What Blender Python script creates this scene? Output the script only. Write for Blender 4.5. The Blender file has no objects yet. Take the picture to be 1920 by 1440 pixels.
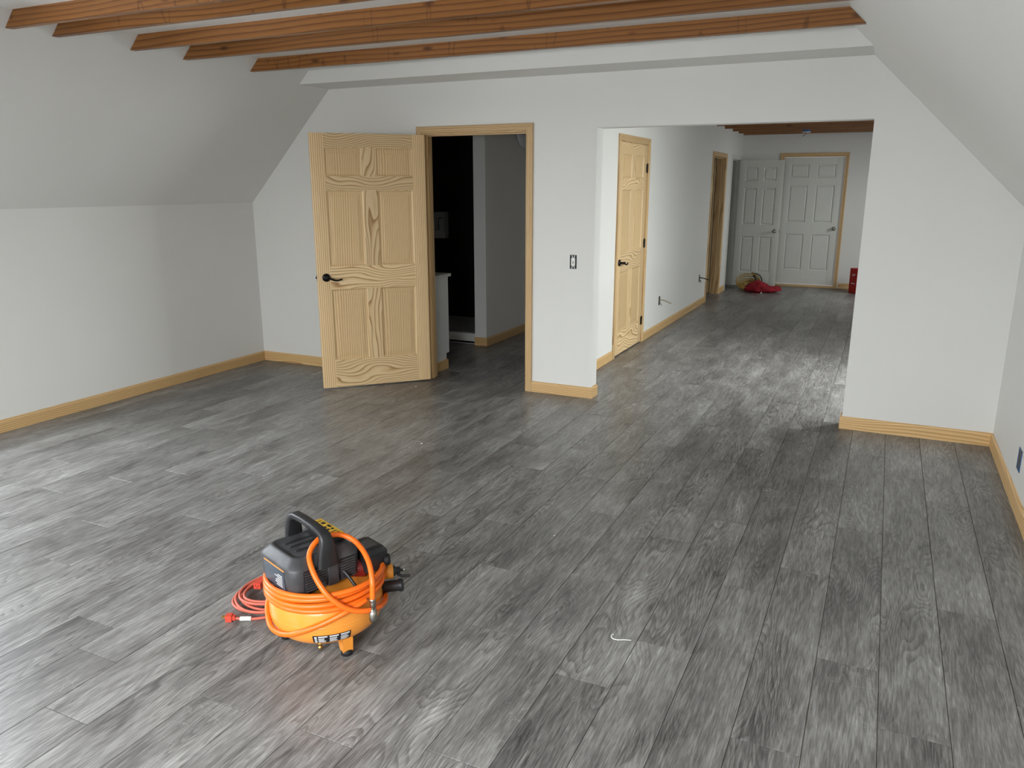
import bpy, bmesh, math, random
from mathutils import Vector, Matrix
random.seed(7)
R = math.radians
sc = bpy.context.scene
COL = sc.collection

# ------------------------------------------------------------------ camera, world, light, exposure
CAMX, CAMY, CAMZ, FPX, YAW, PITCH = 0.0, -5.7047, 1.6489, 1462.6, 25.279, -14.284
cd = bpy.data.cameras.new('camera'); cam = bpy.data.objects.new('camera', cd); COL.objects.link(cam)
cd.sensor_fit = 'HORIZONTAL'; cd.sensor_width = 36.0; cd.lens = FPX / 1920 * 36.0; cd.clip_start = 0.02
cam.location = (CAMX, CAMY, CAMZ); cam.rotation_euler = (R(90 + PITCH), 0, R(YAW))
sc.camera = cam

wd = bpy.data.worlds.new('overcast_sky'); sc.world = wd; wd.use_nodes = True
bg = wd.node_tree.nodes['Background']; bg.inputs[0].default_value = (0.80, 0.88, 1.0, 1); bg.inputs[1].default_value = 0.6

def window_light(name, loc, aim, sx, sy, power, col=(0.94, 0.97, 1.0)):
    """daylight of one window: an area light that stands just outside its pane"""
    l = bpy.data.lights.new(name, 'AREA'); l.shape = 'RECTANGLE'; l.size = sx; l.size_y = sy
    l.energy = power; l.color = col
    o = bpy.data.objects.new(name, l); COL.objects.link(o); o.location = loc
    o.rotation_euler = Vector(aim).to_track_quat('-Z', 'Y').to_euler()
    return o

XL, XR, ZK, ZC = -5.363, 0.763, 1.494, 2.552      # knee walls, knee height, flat ceiling
ZS = 2.440                                        # underside of the bulkhead
YF = -6.45                                        # gable wall behind the photographer
XHL, XHR, YE = -2.300, 0.763, 8.20                # hall
XO, XRO, ZO, TW = -2.002, -0.146, 2.060, 0.130    # wide opening, wall thickness
window_light('window_gable_near_offscreen', (-3.45, YF - 0.80, 2.15), (0, 1, -0.70), 2.2, 1.8, 420)
window_light('window_gable_far_offscreen', (-0.85, YF - 0.80, 2.15), (-0.15, 1, -0.70), 2.2, 1.8, 530)
window_light('window_dormer_offscreen', (XL - 0.45, -3.72, 1.80), (1, 0.05, -0.40), 1.6, 1.5, 190, (0.88, 0.94, 1.0))
window_light('window_hall_front_offscreen', (XHR + 0.60, 1.35, 2.05), (-1, 0, -0.85), 1.5, 1.5, 310, (0.93, 0.98, 0.99))
window_light('window_hall_rear_offscreen', (XHR + 0.60, 6.75, 2.05), (-1, 0.1, -0.85), 1.4, 1.5, 100, (0.93, 0.98, 0.99))
vs = sc.view_settings; vs.view_transform = 'Standard'; vs.look = 'None'; vs.gamma = 1.0; vs.exposure = 0.10
vs.use_curve_mapping = False

# ------------------------------------------------------------------ node helpers
def lin(c):
    f = lambda v: v / 12.92 if v <= 0.04045 else ((v + 0.055) / 1.055) ** 2.4
    return tuple(f(v / 255.0) for v in c) + (1.0,)
class NT:
    def __init__(s, name):
        s.m = bpy.data.materials.new(name); s.m.use_nodes = True; s.t = s.m.node_tree
        s.b = s.t.nodes['Principled BSDF']
    def n(s, typ, **k):
        x = s.t.nodes.new(typ)
        for a, v in k.items(): setattr(x, a, v)
        return x
    def l(s, a, b): s.t.links.new(a, b)
    def put(s, sock, v):
        if hasattr(v, 'links') or hasattr(v, 'is_output'): s.l(v, sock)
        else: sock.default_value = v
    def math(s, op, a, b=None, c=None, clamp=False):
        x = s.n('ShaderNodeMath', operation=op, use_clamp=clamp)
        s.put(x.inputs[0], a)
        if b is not None: s.put(x.inputs[1], b)
        if c is not None: s.put(x.inputs[2], c)
        return x.outputs[0]
    def noise(s, vec, scale, detail=2.0, rough=0.5, dist=0.0):
        x = s.n('ShaderNodeTexNoise'); s.l(vec, x.inputs['Vector'])
        x.inputs['Scale'].default_value = scale; x.inputs['Detail'].default_value = detail
        x.inputs['Roughness'].default_value = rough; x.inputs['Distortion'].default_value = dist
        return x.outputs['Fac']
    def mapping(s, vec, scale=(1, 1, 1), loc=(0, 0, 0)):
        x = s.n('ShaderNodeMapping'); s.l(vec, x.inputs['Vector'])
        x.inputs['Scale'].default_value = scale; x.inputs['Location'].default_value = loc
        return x.outputs[0]
    def ramp(s, fac, stops, interp='LINEAR'):
        x = s.n('ShaderNodeValToRGB'); s.l(fac, x.inputs[0]); x.color_ramp.interpolation = interp
        e = x.color_ramp.elements
        while len(e) < len(stops): e.new(0.5)
        for i, (p, c) in enumerate(stops): e[i].position = p; e[i].color = c if len(c) == 4 else tuple(c) + (1,)
        return x.outputs[0]
    def mix(s, fac, a, b, mode='MIX'):
        x = s.n('ShaderNodeMix', data_type='RGBA', blend_type=mode)
        s.put(x.inputs[0], fac); s.put(x.inputs[6], a); s.put(x.inputs[7], b)
        return x.outputs[2]
    def objvec(s, spread=17.0):
        tc = s.n('ShaderNodeTexCoord'); oi = s.n('ShaderNodeObjectInfo')
        cx = s.n('ShaderNodeCombineXYZ')
        s.l(s.math('MULTIPLY', oi.outputs['Random'], spread), cx.inputs[0])
        s.l(s.math('MULTIPLY', oi.outputs['Random'], spread * 1.7), cx.inputs[1])
        s.l(s.math('MULTIPLY', oi.outputs['Random'], spread * 0.7), cx.inputs[2])
        va = s.n('ShaderNodeVectorMath', operation='ADD'); s.l(tc.outputs['Object'], va.inputs[0]); s.l(cx.outputs[0], va.inputs[1])
        return va.outputs[0], oi.outputs['Random']
    def bump(s, h, strength, dist):
        x = s.n('ShaderNodeBump'); x.inputs['Strength'].default_value = strength; x.inputs['Distance'].default_value = dist
        s.l(h, x.inputs['Height']); s.l(x.outputs[0], s.b.inputs['Normal'])

def plain(name, col, rough=0.5, metal=0.0, spec=0.5, var=0.0, vscale=30, coat=0.0):
    k = NT(name); b = k.b
    b.inputs['Roughness'].default_value = rough; b.inputs['Metallic'].default_value = metal
    b.inputs['Specular IOR Level'].default_value = spec; b.inputs['Coat Weight'].default_value = coat
    c = lin(col)
    v, _ = k.objvec()
    f = k.noise(v, vscale, 3.0)
    d = tuple(max(0, x * (1 - var)) for x in c[:3]) + (1,); e = tuple(min(1, x * (1 + var)) for x in c[:3]) + (1,)
    k.l(k.ramp(f, [(0.3, d), (0.7, e)]), b.inputs['Base Color'])
    return k.m

def paint(name, col, rough=0.55):
    k = NT(name); b = k.b
    tc = k.n('ShaderNodeTexCoord')
    c = lin(col); f = k.noise(tc.outputs['Object'], 1.3, 3.0)
    k.l(k.ramp(f, [(0.3, tuple(x * 0.975 for x in c[:3])), (0.7, c)]), b.inputs['Base Color'])
    b.inputs['Roughness'].default_value = rough; b.inputs['Specular IOR Level'].default_value = 0.3
    k.bump(k.noise(tc.outputs['Object'], 320, 2.0), 0.08, 0.001)
    return k.m

def pine(name, axis, light, mid, dark, freq=70.0, amp=0.05, warp=(4.0, 0.5), rough=0.42, cross=None, knots=0.0, fibre=0.12):
    """wood with the grain along one object axis: growth rings cut as contour lines, fine fibres, optional knots"""
    k = NT(name); b = k.b
    v, rnd = k.objvec()
    s = [warp[0]] * 3; s[axis] = warp[1]
    n1 = k.noise(k.mapping(v, tuple(s)), 1.0, 1.5, 0.45)
    sx = k.n('ShaderNodeSeparateXYZ'); k.l(v, sx.inputs[0])
    ca = cross if cross is not None else (0 if axis != 0 else 2)
    others = [i for i in range(3) if i not in (axis, ca)]
    t = k.math('ADD', sx.outputs[ca], k.math('MULTIPLY', n1, amp))
    t = k.math('ADD', t, k.math('MULTIPLY', sx.outputs[others[0]], 0.35))
    ring = k.math('FRACT', k.math('MULTIPLY', t, freq))
    s2 = [420.0] * 3; s2[axis] = 9.0
    fib = k.noise(k.mapping(v, tuple(s2)), 1.0, 2.0)
    s3 = [9.0] * 3; s3[axis] = 0.8
    tone = k.noise(k.mapping(v, tuple(s3)), 1.0, 2.0)
    lt, md, dk = lin(light), lin(mid), lin(dark)
    base = k.ramp(ring, [(0.0, lt), (0.35, lt), (0.72, md), (0.87, dk), (0.95, dk), (1.0, lt)])
    base = k.mix(k.math('MULTIPLY', tone, 0.30), base, md)
    base = k.mix(fibre, base, k.ramp(fib, [(0.35, dk), (0.65, lt)]))
    if knots > 0:
        s4 = [5.5] * 3; s4[axis] = 1.9
        vo = k.n('ShaderNodeTexVoronoi'); k.l(k.mapping(v, tuple(s4)), vo.inputs['Vector']); vo.inputs['Scale'].default_value = 1.5
        kf = k.ramp(vo.outputs['Distance'], [(0.0, (1, 1, 1)), (0.07, (0.8, 0.8, 0.8)), (0.14, (0, 0, 0))])
        base = k.mix(k.math('MULTIPLY', kf, knots), base, lin((66, 30, 8)))
        # checks that run across the face
        s5 = [2.0] * 3; s5[axis] = 9.0
        ck = k.noise(k.mapping(v, tuple(s5)), 1.0, 1.0)
        cl = k.ramp(ck, [(0.655, (0, 0, 0)), (0.672, (1, 1, 1)), (0.69, (0, 0, 0))])
        base = k.mix(k.math('MULTIPLY', cl, 0.6 * knots), base, lin((70, 34, 10)))
    hs = k.n('ShaderNodeHueSaturation'); k.l(base, hs.inputs['Color'])
    k.l(k.math('ADD', k.math('MULTIPLY', rnd, 0.18), 0.91), hs.inputs['Value'])
    k.l(hs.outputs[0], b.inputs['Base Color'])
    b.inputs['Roughness'].default_value = rough; b.inputs['Specular IOR Level'].default_value = 0.4
    k.bump(fib, 0.10, 0.0006)
    return k.m

def plank_material():
    k = NT('grey_laminate'); b = k.b
    v, rnd = k.objvec(31.0)
    blot = k.noise(k.mapping(v, (7.0, 2.2, 1)), 1.0, 4.0, 0.6, 0.4)
    broad = k.noise(k.mapping(v, (3.0, 0.9, 1)), 1.0, 2.0, 0.5)
    con = k.noise(k.mapping(v, (6.5, 1.1, 1)), 1.0, 1.5, 0.45)
    sx = k.n('ShaderNodeSeparateXYZ'); k.l(v, sx.inputs[0])
    ring = k.math('FRACT', k.math('MULTIPLY', k.math('ADD', k.math('MULTIPLY', con, 0.42), k.math('MULTIPLY', sx.outputs[0], 0.35)), 78.0))
    ringc = k.ramp(ring, [(0.0, (0.62, 0.62, 0.62)), (0.5, (0.5, 0.5, 0.5)), (0.86, (0.28, 0.28, 0.28)), (1.0, (0.62, 0.62, 0.62))])
    fine = k.noise(k.mapping(v, (240, 13.0, 1)), 1.0, 4.0, 0.65)
    mid = k.noise(k.mapping(v, (62, 5.5, 1)), 1.0, 3.0, 0.6, 0.5)
    # weighting: figure comes and goes along the board
    sel = k.ramp(k.noise(k.mapping(v, (5.0, 1.6, 1), (3, 9, 1)), 1.0, 1.0), [(0.42, (0.12, 0.12, 0.12)), (0.62, (1, 1, 1))])
    t = k.math('ADD', k.math('MULTIPLY', k.math('SUBTRACT', blot, 0.5), 0.80), k.math('MULTIPLY', k.math('SUBTRACT', broad, 0.5), 0.45))
    t = k.math('ADD', t, k.math('MULTIPLY', k.math('SUBTRACT', fine, 0.5), 1.10))
    t = k.math('ADD', t, k.math('MULTIPLY', k.math('SUBTRACT', mid, 0.5), 0.65))
    t = k.math('ADD', t, k.math('MULTIPLY', k.math('SUBTRACT', ringc, 0.5), k.math('MULTIPLY', sel, 0.75)))
    t = k.math('ADD', t, k.math('MULTIPLY', k.math('SUBTRACT', rnd, 0.5), 0.13))
    t = k.math('ADD', t, 0.5, clamp=True)
    col = k.ramp(t, [(0.0, lin((52, 51, 50))), (0.28, lin((88, 86, 84))), (0.52, lin((119, 117, 114))), (0.76, lin((148, 147, 144))), (1.0, lin((188, 187, 184)))])
    # dust scuffs, seen as thin pale scratches
    sc1 = k.noise(k.mapping(v, (5, 11, 1), (7, 2, 5)), 1.0, 3.0, 0.6, 1.2)
    thin = k.ramp(sc1, [(0.545, (0, 0, 0)), (0.55, (1, 1, 1)), (0.555, (0, 0, 0))])
    gate = k.ramp(k.noise(k.mapping(v, (3.0, 3.0, 1), (1, 4, 8)), 1.0, 1.0), [(0.55, (0, 0, 0)), (0.68, (1, 1, 1))])
    col = k.mix(k.math('MULTIPLY', k.math('MULTIPLY', thin, gate), 0.5), col, lin((190, 190, 186)))
    k.l(col, b.inputs['Base Color'])
    k.l(k.math('ADD', k.math('MULTIPLY', blot, 0.16), 0.30), b.inputs['Roughness'])
    b.inputs['Specular IOR Level'].default_value = 0.55
    k.bump(k.math('ADD', fine, k.math('MULTIPLY', mid, 0.7)), 0.22, 0.0012)
    return k.m

def glass_material():
    k = NT('window_glass'); t = k.t
    tr = k.n('ShaderNodeBsdfTransparent'); gl = k.n('ShaderNodeBsdfGlossy'); gl.inputs['Roughness'].default_value = 0.02
    mx = k.n('ShaderNodeMixShader'); mx.inputs[0].default_value = 0.06
    k.l(tr.outputs[0], mx.inputs[1]); k.l(gl.outputs[0], mx.inputs[2])
    k.l(mx.outputs[0], t.nodes['Material Output'].inputs['Surface'])
    return k.m

M = {}
M['wall'] = paint('white_wall_paint', (226, 225, 220))
M['hall'] = M['wall']
M['ceil'] = paint('white_ceiling_paint', (228, 227, 222))
M['bath'] = M['wall']
M['plank'] = plank_material()
M['subfloor'] = plain('plywood_subfloor', (150, 128, 98), 0.9, var=0.08)
PL = dict(light=(230, 204, 160), mid=(212, 179, 130), dark=(146, 103, 56))
M['pine_z'] = pine('pale_pine_upright', 2, freq=62, amp=0.055, warp=(3.0, 0.35), **PL)
M['pine_panel'] = pine('pale_pine_panel', 2, freq=62, amp=0.11, warp=(6.0, 0.35), light=(226, 198, 152), mid=(211, 178, 129), dark=(160, 119, 70))
M['pine_x'] = pine('pale_pine_rail', 0, freq=42, amp=0.34, warp=(4.5, 1.6), **PL)
M['pine_fig'] = pine('figured_pine_mullion', 2, freq=42, amp=0.34, warp=(5.0, 1.2), **PL)
BB = dict(light=(220, 186, 134), mid=(203, 164, 109), dark=(174, 130, 77))
M['base_x'] = pine('pine_baseboard', 0, freq=60, amp=0.25, warp=(5.0, 0.7), **BB)
CS = dict(light=(216, 186, 140), mid=(196, 160, 110), dark=(158, 120, 72))
M['cas_z'] = pine('pine_casing_upright', 2, freq=80, amp=0.12, warp=(5, 0.5), **CS)
M['cas_x'] = pine('pine_casing_head', 0, freq=80, amp=0.12, warp=(5, 0.5), **CS)
M['beam'] = pine('stained_beam', 0, (154, 102, 50), (137, 86, 38), (96, 56, 24), freq=36, amp=0.12, warp=(4, 0.6), rough=0.38, knots=0.85, fibre=0.2)
M['white_paint'] = plain('white_door_paint', (214, 214, 206), 0.42, var=0.02)
M['bronze'] = plain('dark_bronze_metal', (24, 22, 22), 0.32, 0.6)
M['steel'] = plain('brushed_steel', (168, 166, 158), 0.28, 1.0, var=0.05)
M['brass'] = plain('brass', (190, 150, 84), 0.3, 1.0, var=0.06)
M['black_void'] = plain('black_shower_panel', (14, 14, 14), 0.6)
M['glass'] = glass_material()
M['frame'] = plain('white_window_frame', (232, 232, 230), 0.4)

# ------------------------------------------------------------------ mesh helpers
class MB:
    """collects shapes; build() links them as one mesh object"""
    def __init__(s): s.v = []; s.f = []; s.sm = []
    def add(s, vs_, fs, smooth=False):
        o = len(s.v); s.v += [tuple(v) for v in vs_]
        for f in fs: s.f.append(tuple(i + o for i in f)); s.sm.append(smooth)
        return s
    def box(s, x0, x1, y0, y1, z0, z1, bev=0.0):
        if bev <= 0:
            vs_ = [(x, y, z) for z in (z0, z1) for y in (y0, y1) for x in (x0, x1)]
            return s.add(vs_, [(0, 2, 3, 1), (4, 5, 7, 6), (0, 1, 5, 4), (2, 6, 7, 3), (0, 4, 6, 2), (1, 3, 7, 5)])
        bm = bmesh.new(); bmesh.ops.create_cube(bm, size=1.0)
        for v in bm.verts:
            v.co = ((x0 + x1) / 2 + v.co.x * (x1 - x0), (y0 + y1) / 2 + v.co.y * (y1 - y0), (z0 + z1) / 2 + v.co.z * (z1 - z0))
        bmesh.ops.bevel(bm, geom=list(bm.edges), offset=bev, segments=2, affect='EDGES', profile=0.7)
        return s.addbm(bm, True)
    def addbm(s, bm, smooth=False):
        bm.verts.index_update()
        s.add([v.co[:] for v in bm.verts], [[v.index for v in f.verts] for f in bm.faces], smooth); bm.free(); return s
    def prism(s, prof, a, b, ma=None, mb=None):
        """prof: list of 3D offsets swept from a to b; ma / mb: functions that shift the ends (mitres)"""
        a = Vector(a); b = Vector(b); d = (b - a); n = len(prof); va = []; vb = []
        for i, q in enumerate(prof):
            q = Vector(q)
            va.append(a + q + (Vector(ma(i)) if ma else Vector()))
            vb.append(b + q + (Vector(mb(i)) if mb else Vector()))
        fs = [(i, (i + 1) % n, n + (i + 1) % n, n + i) for i in range(n)] + [tuple(range(n))[::-1], tuple(range(n, 2 * n))]
        return s.add(va + vb, fs)
    def lathe(s, prof, c=(0, 0, 0), axis=(0, 0, 1), n=24, smooth=True):
        ax = Vector(axis).normalized(); q = Vector((0, 0, 1)).rotation_difference(ax); c = Vector(c); vs_ = []; fs = []
        for r, z in prof:
            for i in range(n):
                a = 2 * math.pi * i / n; vs_.append(c + q @ Vector((r * math.cos(a), r * math.sin(a), z)))
        for j in range(len(prof) - 1):
            for i in range(n):
                fs.append((j * n + i, j * n + (i + 1) % n, (j + 1) * n + (i + 1) % n, (j + 1) * n + i))
        s.add(vs_, fs, smooth)
        s.add(vs_[:n], [tuple(range(n))[::-1]]); s.add(vs_[-n:], [tuple(range(n))])
        return s
    def tube(s, pts, r, n=10, sub=6, closed=False, taper=None):
        P = [Vector(p) for p in pts]
        if sub > 1 and len(P) > 2:
            Q = []; m = len(P)
            for i in range(m if closed else m - 1):
                p0 = P[(i - 1) % m] if closed or i > 0 else P[0]; p1 = P[i]; p2 = P[(i + 1) % m]
                p3 = P[(i + 2) % m] if closed or i + 2 < m else P[-1]
                for j in range(sub):
                    t = j / sub
                    Q.append(0.5 * ((2 * p1) + (p2 - p0) * t + (2 * p0 - 5 * p1 + 4 * p2 - p3) * t * t + (3 * p1 - p0 - 3 * p2 + p3) * t ** 3))
            if not closed: Q.append(P[-1])
            P = Q
        m = len(P); T = []
        for i in range(m):
            a = P[(i + 1) % m] if closed or i < m - 1 else P[i]; b_ = P[i - 1] if closed or i > 0 else P[i]
            T.append((a - b_).normalized() if (a - b_).length > 1e-9 else Vector((0, 0, 1)))
        up = Vector((0, 0, 1)) if abs(T[0].z) < 0.9 else Vector((1, 0, 0))
        nrm = (up - T[0] * up.dot(T[0])).normalized(); vs_ = []; fs = []
        for i in range(m):
            if i: nrm = T[i - 1].rotation_difference(T[i]) @ nrm; nrm = (nrm - T[i] * nrm.dot(T[i])).normalized()
            bn = T[i].cross(nrm); rr = r if taper is None else r * taper(i / (m - 1))
            for j in range(n):
                a = 2 * math.pi * j / n; vs_.append(P[i] + (nrm * math.cos(a) + bn * math.sin(a)) * rr)
        for i in range(m if closed else m - 1):
            for j in range(n):
                fs.append((i * n + j, i * n + (j + 1) % n, ((i + 1) % m) * n + (j + 1) % n, ((i + 1) % m) * n + j))
        s.add(vs_, fs, True)
        if not closed: s.add(vs_[:n], [tuple(range(n))[::-1]]); s.add(vs_[-n:], [tuple(range(n))])
        return s
    def loft(s, secs, smooth=True, cap=True):
        n = len(secs[0]); vs_ = [p for q in secs for p in q]; fs = []
        for j in range(len(secs) - 1):
            for i in range(n): fs.append((j * n + i, j * n + (i + 1) % n, (j + 1) * n + (i + 1) % n, (j + 1) * n + i))
        s.add(vs_, fs, smooth)
        if cap: s.add(secs[0], [tuple(range(n))[::-1]]); s.add(secs[-1], [tuple(range(n))])
        return s
    def build(s, name, mat, parent=None, loc=(0, 0, 0), rz=0.0, recalc=True):
        me = bpy.data.meshes.new(name); me.from_pydata(s.v, [], s.f)
        for p, q in zip(me.polygons, s.sm): p.use_smooth = q
        if recalc:
            bm = bmesh.new(); bm.from_mesh(me); bmesh.ops.recalc_face_normals(bm, faces=bm.faces); bm.to_mesh(me); bm.free()
        me.materials.append(M[mat] if isinstance(mat, str) else mat); me.update()
        return link(name, me, parent, loc, rz)
def link(name, me, parent=None, loc=(0, 0, 0), rz=0.0):
    o = bpy.data.objects.new(name, me); COL.objects.link(o)
    o.location = loc; o.rotation_euler = (0, 0, rz)
    if parent is not None: o.parent = parent
    return o
def tag(o, label=None, cat=None, group=None, kind=None):
    if label: o['label'] = label
    if cat: o['category'] = cat
    if group: o['group'] = group
    if kind: o['kind'] = kind
    return o
def empty(name, loc=(0, 0, 0), rz=0.0, parent=None):
    o = bpy.data.objects.new(name, None); COL.objects.link(o); o.location = loc; o.rotation_euler = (0, 0, rz); o.empty_display_size = 0.1
    if parent is not None: o.parent = parent
    return o
def rrect(x0, x1, y0, y1, r, z, n=5):
    out = []
    for cx, cy, a0 in ((x1 - r, y1 - r, 0), (x0 + r, y1 - r, 90), (x0 + r, y0 + r, 180), (x1 - r, y0 + r, 270)):
        for i in range(n + 1):
            a = R(a0 + 90 * i / n); out.append((cx + r * math.cos(a), cy + r * math.sin(a), z))
    return out

# ------------------------------------------------------------------ floor: every board its own piece
fl = MB().box(XL - 0.2, XR + 0.2, YF - 0.2, YE + 0.2, -0.06, -0.009).build('floor', 'subfloor')
tag(fl, 'grey wood-look laminate floor of long staggered boards', 'floor', kind='structure')
W, X0, LEN = 0.2048, -0.4770, 1.2215
JOINT = {-21: -2.18, -20: -2.78, -18: -3.12, -15: -2.10, -14: -3.67, -12: -3.50, -11: -3.94, -10: -4.09, -9: -4.36, -8: -3.72,
         -7: -4.10, -6: -3.65, -5: -4.09, -4: -3.33, -3: -4.00, -2: -3.48, -1: -3.16, 0: -2.60, 1: -3.55, 2: -2.99, 3: -3.31, 4: -2.43, 5: -3.00,
         -13: -3.05, -16: -2.62, -17: -1.62, -19: -1.95, -22: -2.95, -23: -2.5, -24: -2.0}
def plank_verts(x0, x1, y0, y1):
    g, c, h, t = 0.0010, 0.0008, 0.0008, 0.009
    vs_ = []
    for z, i in ((-t, g), (-h, g), (0.0, g + c)):
        vs_ += [(x0 + i, y0 + i, z), (x1 - i, y0 + i, z), (x1 - i, y1 - i, z), (x0 + i, y1 - i, z)]
    fs = [(8, 9, 10, 11)]
    for k in (0, 4):
        for i in range(4): fs.append((k + i, k + (i + 1) % 4, k + 4 + (i + 1) % 4, k + 4 + i))
    return vs_, fs
def in_view(x0, x1, y0, y1):
    cy, sy = math.cos(R(YAW)), math.sin(R(YAW)); cp, sp = math.cos(R(PITCH)), math.sin(R(PITCH))
    ok = False
    for x in (x0, x1):
        for j in range(5):
            y = y0 + (y1 - y0) * j / 4; dx, dy, dz = x - CAMX, y - CAMY, -CAMZ
            f = (-sy * dx + cy * dy) * cp + dz * sp; r_ = cy * dx + sy * dy; u = -(-sy * dx + cy * dy) * sp + dz * cp
            if f > 0.1 and abs(r_ / f * FPX) < 970 and abs(u / f * FPX) < 730: ok = True
    if y0 > 0.3 and x1 < -3.95: ok = False                      # behind the partition walls
    if y0 > 3.0 and x1 < XHL - 0.45: ok = False
    return ok
cache = {}; rest = MB(); nplank = 0
rowk = range(math.floor((XL - X0) / W), math.ceil((XR - X0) / W))
for k in rowk:
    xa, xb = max(X0 + k * W, XL - 0.01), min(X0 + (k + 1) * W, XR + 0.01)
    if xb - xa < 0.004: continue
    yend = YE + 0.02 if xb > XHL - 0.9 else 3.05
    ref = JOINT.get(k, -3.0 + random.random() * LEN)
    j = math.floor((YF - ref) / LEN); ys = [YF]
    while True:
        j += 1; y = ref + j * LEN
        if y >= yend - 0.05: break
        if y > YF + 0.05: ys.append(y)
    ys.append(yend)
    for a, b_ in zip(ys[:-1], ys[1:]):
        if in_view(xa, xb, a, b_):
            key = (round(xb - xa, 4), round(b_ - a, 3))
            if key not in cache:
                hx, hy = (xb - xa) / 2, (b_ - a) / 2
                vs_, fs = plank_verts(-hx, hx, -hy, hy)
                me = bpy.data.meshes.new('plank'); me.from_pydata(vs_, [], fs); me.materials.append(M['plank']); me.update(); cache[key] = me
            link('plank', cache[key], fl, ((xa + xb) / 2, (a + b_) / 2, 0)); nplank += 1
        else:
            rest.add(*plank_verts(xa, xb, a, b_))
tag(rest.build('plank_field', 'plank', fl), kind='stuff')
print('planks as pieces:', nplank)

# ------------------------------------------------------------------ walls and ceiling
T = 0.14
b = MB()                                                          # left knee wall with dormer window
DY0, DY1, DZ = -4.62, -2.88, 2.16                                 # dormer
WY0, WY1, WZ0, WZ1 = -4.48, -2.98, 0.62, 2.02
b.box(XL - T, XL, YF, DY0, -0.02, ZK + 0.02); b.box(XL - T, XL, DY1, TW, -0.02, ZK + 0.02)
b.box(XL - T, XL, DY0, WY0, -0.02, DZ); b.box(XL - T, XL, WY1, DY1, -0.02, DZ)
b.box(XL - T, XL, WY0, WY1, -0.02, WZ0); b.box(XL - T, XL, WY0, WY1, WZ1, DZ + 0.05)
tag(b.build('wall_left', 'wall'), 'low white knee wall under the sloped ceiling, left of the open pine door', 'wall', kind='structure')
b = MB().box(XR, XR + T, YF, TW, -0.02, ZK + 0.02)
tag(b.build('wall_right', 'wall'), 'low white knee wall meeting the short wall beside the wide opening', 'wall', kind='structure')
DX0, DX1, DZT = -3.510, -2.556, 2.062                             # rough opening of the bathroom door
b = MB()
b.box(XL - T, DX0, 0, TW, -0.02, 2.70); b.box(DX1, XO, 0, TW, -0.02, 2.70); b.box(XRO, XR + T, 0, TW, -0.02, 2.70)
b.box(DX0, DX1, 0, TW, DZT, 2.70); b.box(XO, XRO, 0, TW, ZO, 2.70)
tag(b.build('wall_back', 'wall'), 'white end wall with a bathroom doorway and a wide uncased opening', 'wall', kind='structure')
b = MB()                                                          # gable behind the photographer
G = [(-4.35, -2.55), (-1.75, 0.05)]; GZ0, GZ1 = 0.14, 1.82
xs = [XL - T, G[0][0], G[0][1], G[1][0], G[1][1], XR + T]
for i in (0, 2, 4): b.box(xs[i], xs[i + 1], YF - T, YF, -0.02, 2.70)
for x0, x1 in G: b.box(x0, x1, YF - T, YF, -0.02, GZ0); b.box(x0, x1, YF - T, YF, GZ1, 2.70)
tag(b.build('wall_front', 'wall'), 'white gable wall with two windows, opposite the open pine door', 'wall', kind='structure')

def slope(b, side, y0, y1, za=ZK, zb=ZC + 0.05, th=0.12):
    # 45 degree ceiling; side -1 = left, +1 = right
    x = lambda z: (XL + (z - ZK)) if side < 0 else (XR - (z - ZK))
    q = [(x(za), za), (x(zb), zb), (x(zb) + side * th, zb + th), (x(za) + side * th, za + th)]
    vs_ = [(px, y, pz) for y in (y0, y1) for px, pz in q]
    b.add(vs_, [(0, 1, 2, 3), (7, 6, 5, 4), (0, 4, 5, 1), (1, 5, 6, 2), (2, 6, 7, 3), (3, 7, 4, 0)])
ce = MB().box(XL + ZC - ZK - 0.05, XR - ZC + ZK + 0.05, YF, TW, ZC, ZC + 0.1).build('ceiling', 'ceil')
tag(ce, 'white ceiling with 45 degree slopes on both sides and a low bulkhead', 'ceiling', kind='structure')
b = MB(); slope(b, -1, YF, DY0); slope(b, -1, DY1, TW); slope(b, -1, DY0, DY1, za=DZ)
xd = XL + DZ - ZK
b.box(XL - T, xd + 0.03, DY0, DY1, DZ, DZ + 0.08)
for y, s in ((DY0, -1), (DY1, 1)):
    tri = [(XL - T, ZK - 0.05), (XL + 0.005, ZK - 0.05), (xd + 0.02, DZ + 0.02), (XL - T, DZ + 0.02)]
    b.add([(x, yy, z) for yy in (y, y + s * 0.04) for x, z in tri], [(0, 1, 2, 3), (7, 6, 5, 4), (0, 4, 5, 1), (1, 5, 6, 2), (2, 6, 7, 3), (3, 7, 4, 0)])
b.build('slope', 'ceil', ce)
b = MB(); slope(b, 1, YF, TW); b.build('slope', 'ceil', ce)
xb0, xb1 = XL + ZS - ZK, XR - ZS + ZK                             # bulkhead along the end wall
b = MB(); q = [(xb0, ZS), (xb1, ZS), (xb1 - 0.14, ZS + 0.14), (xb0 + 0.14, ZS + 0.14)]
b.add([(x, y, z) for y in (-0.372, 0.01) for x, z in q], [(0, 1, 2, 3), (7, 6, 5, 4), (0, 4, 5, 1), (1, 5, 6, 2), (2, 6, 7, 3), (3, 7, 4, 0)])
b.build('bulkhead', 'ceil', ce)

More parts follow.
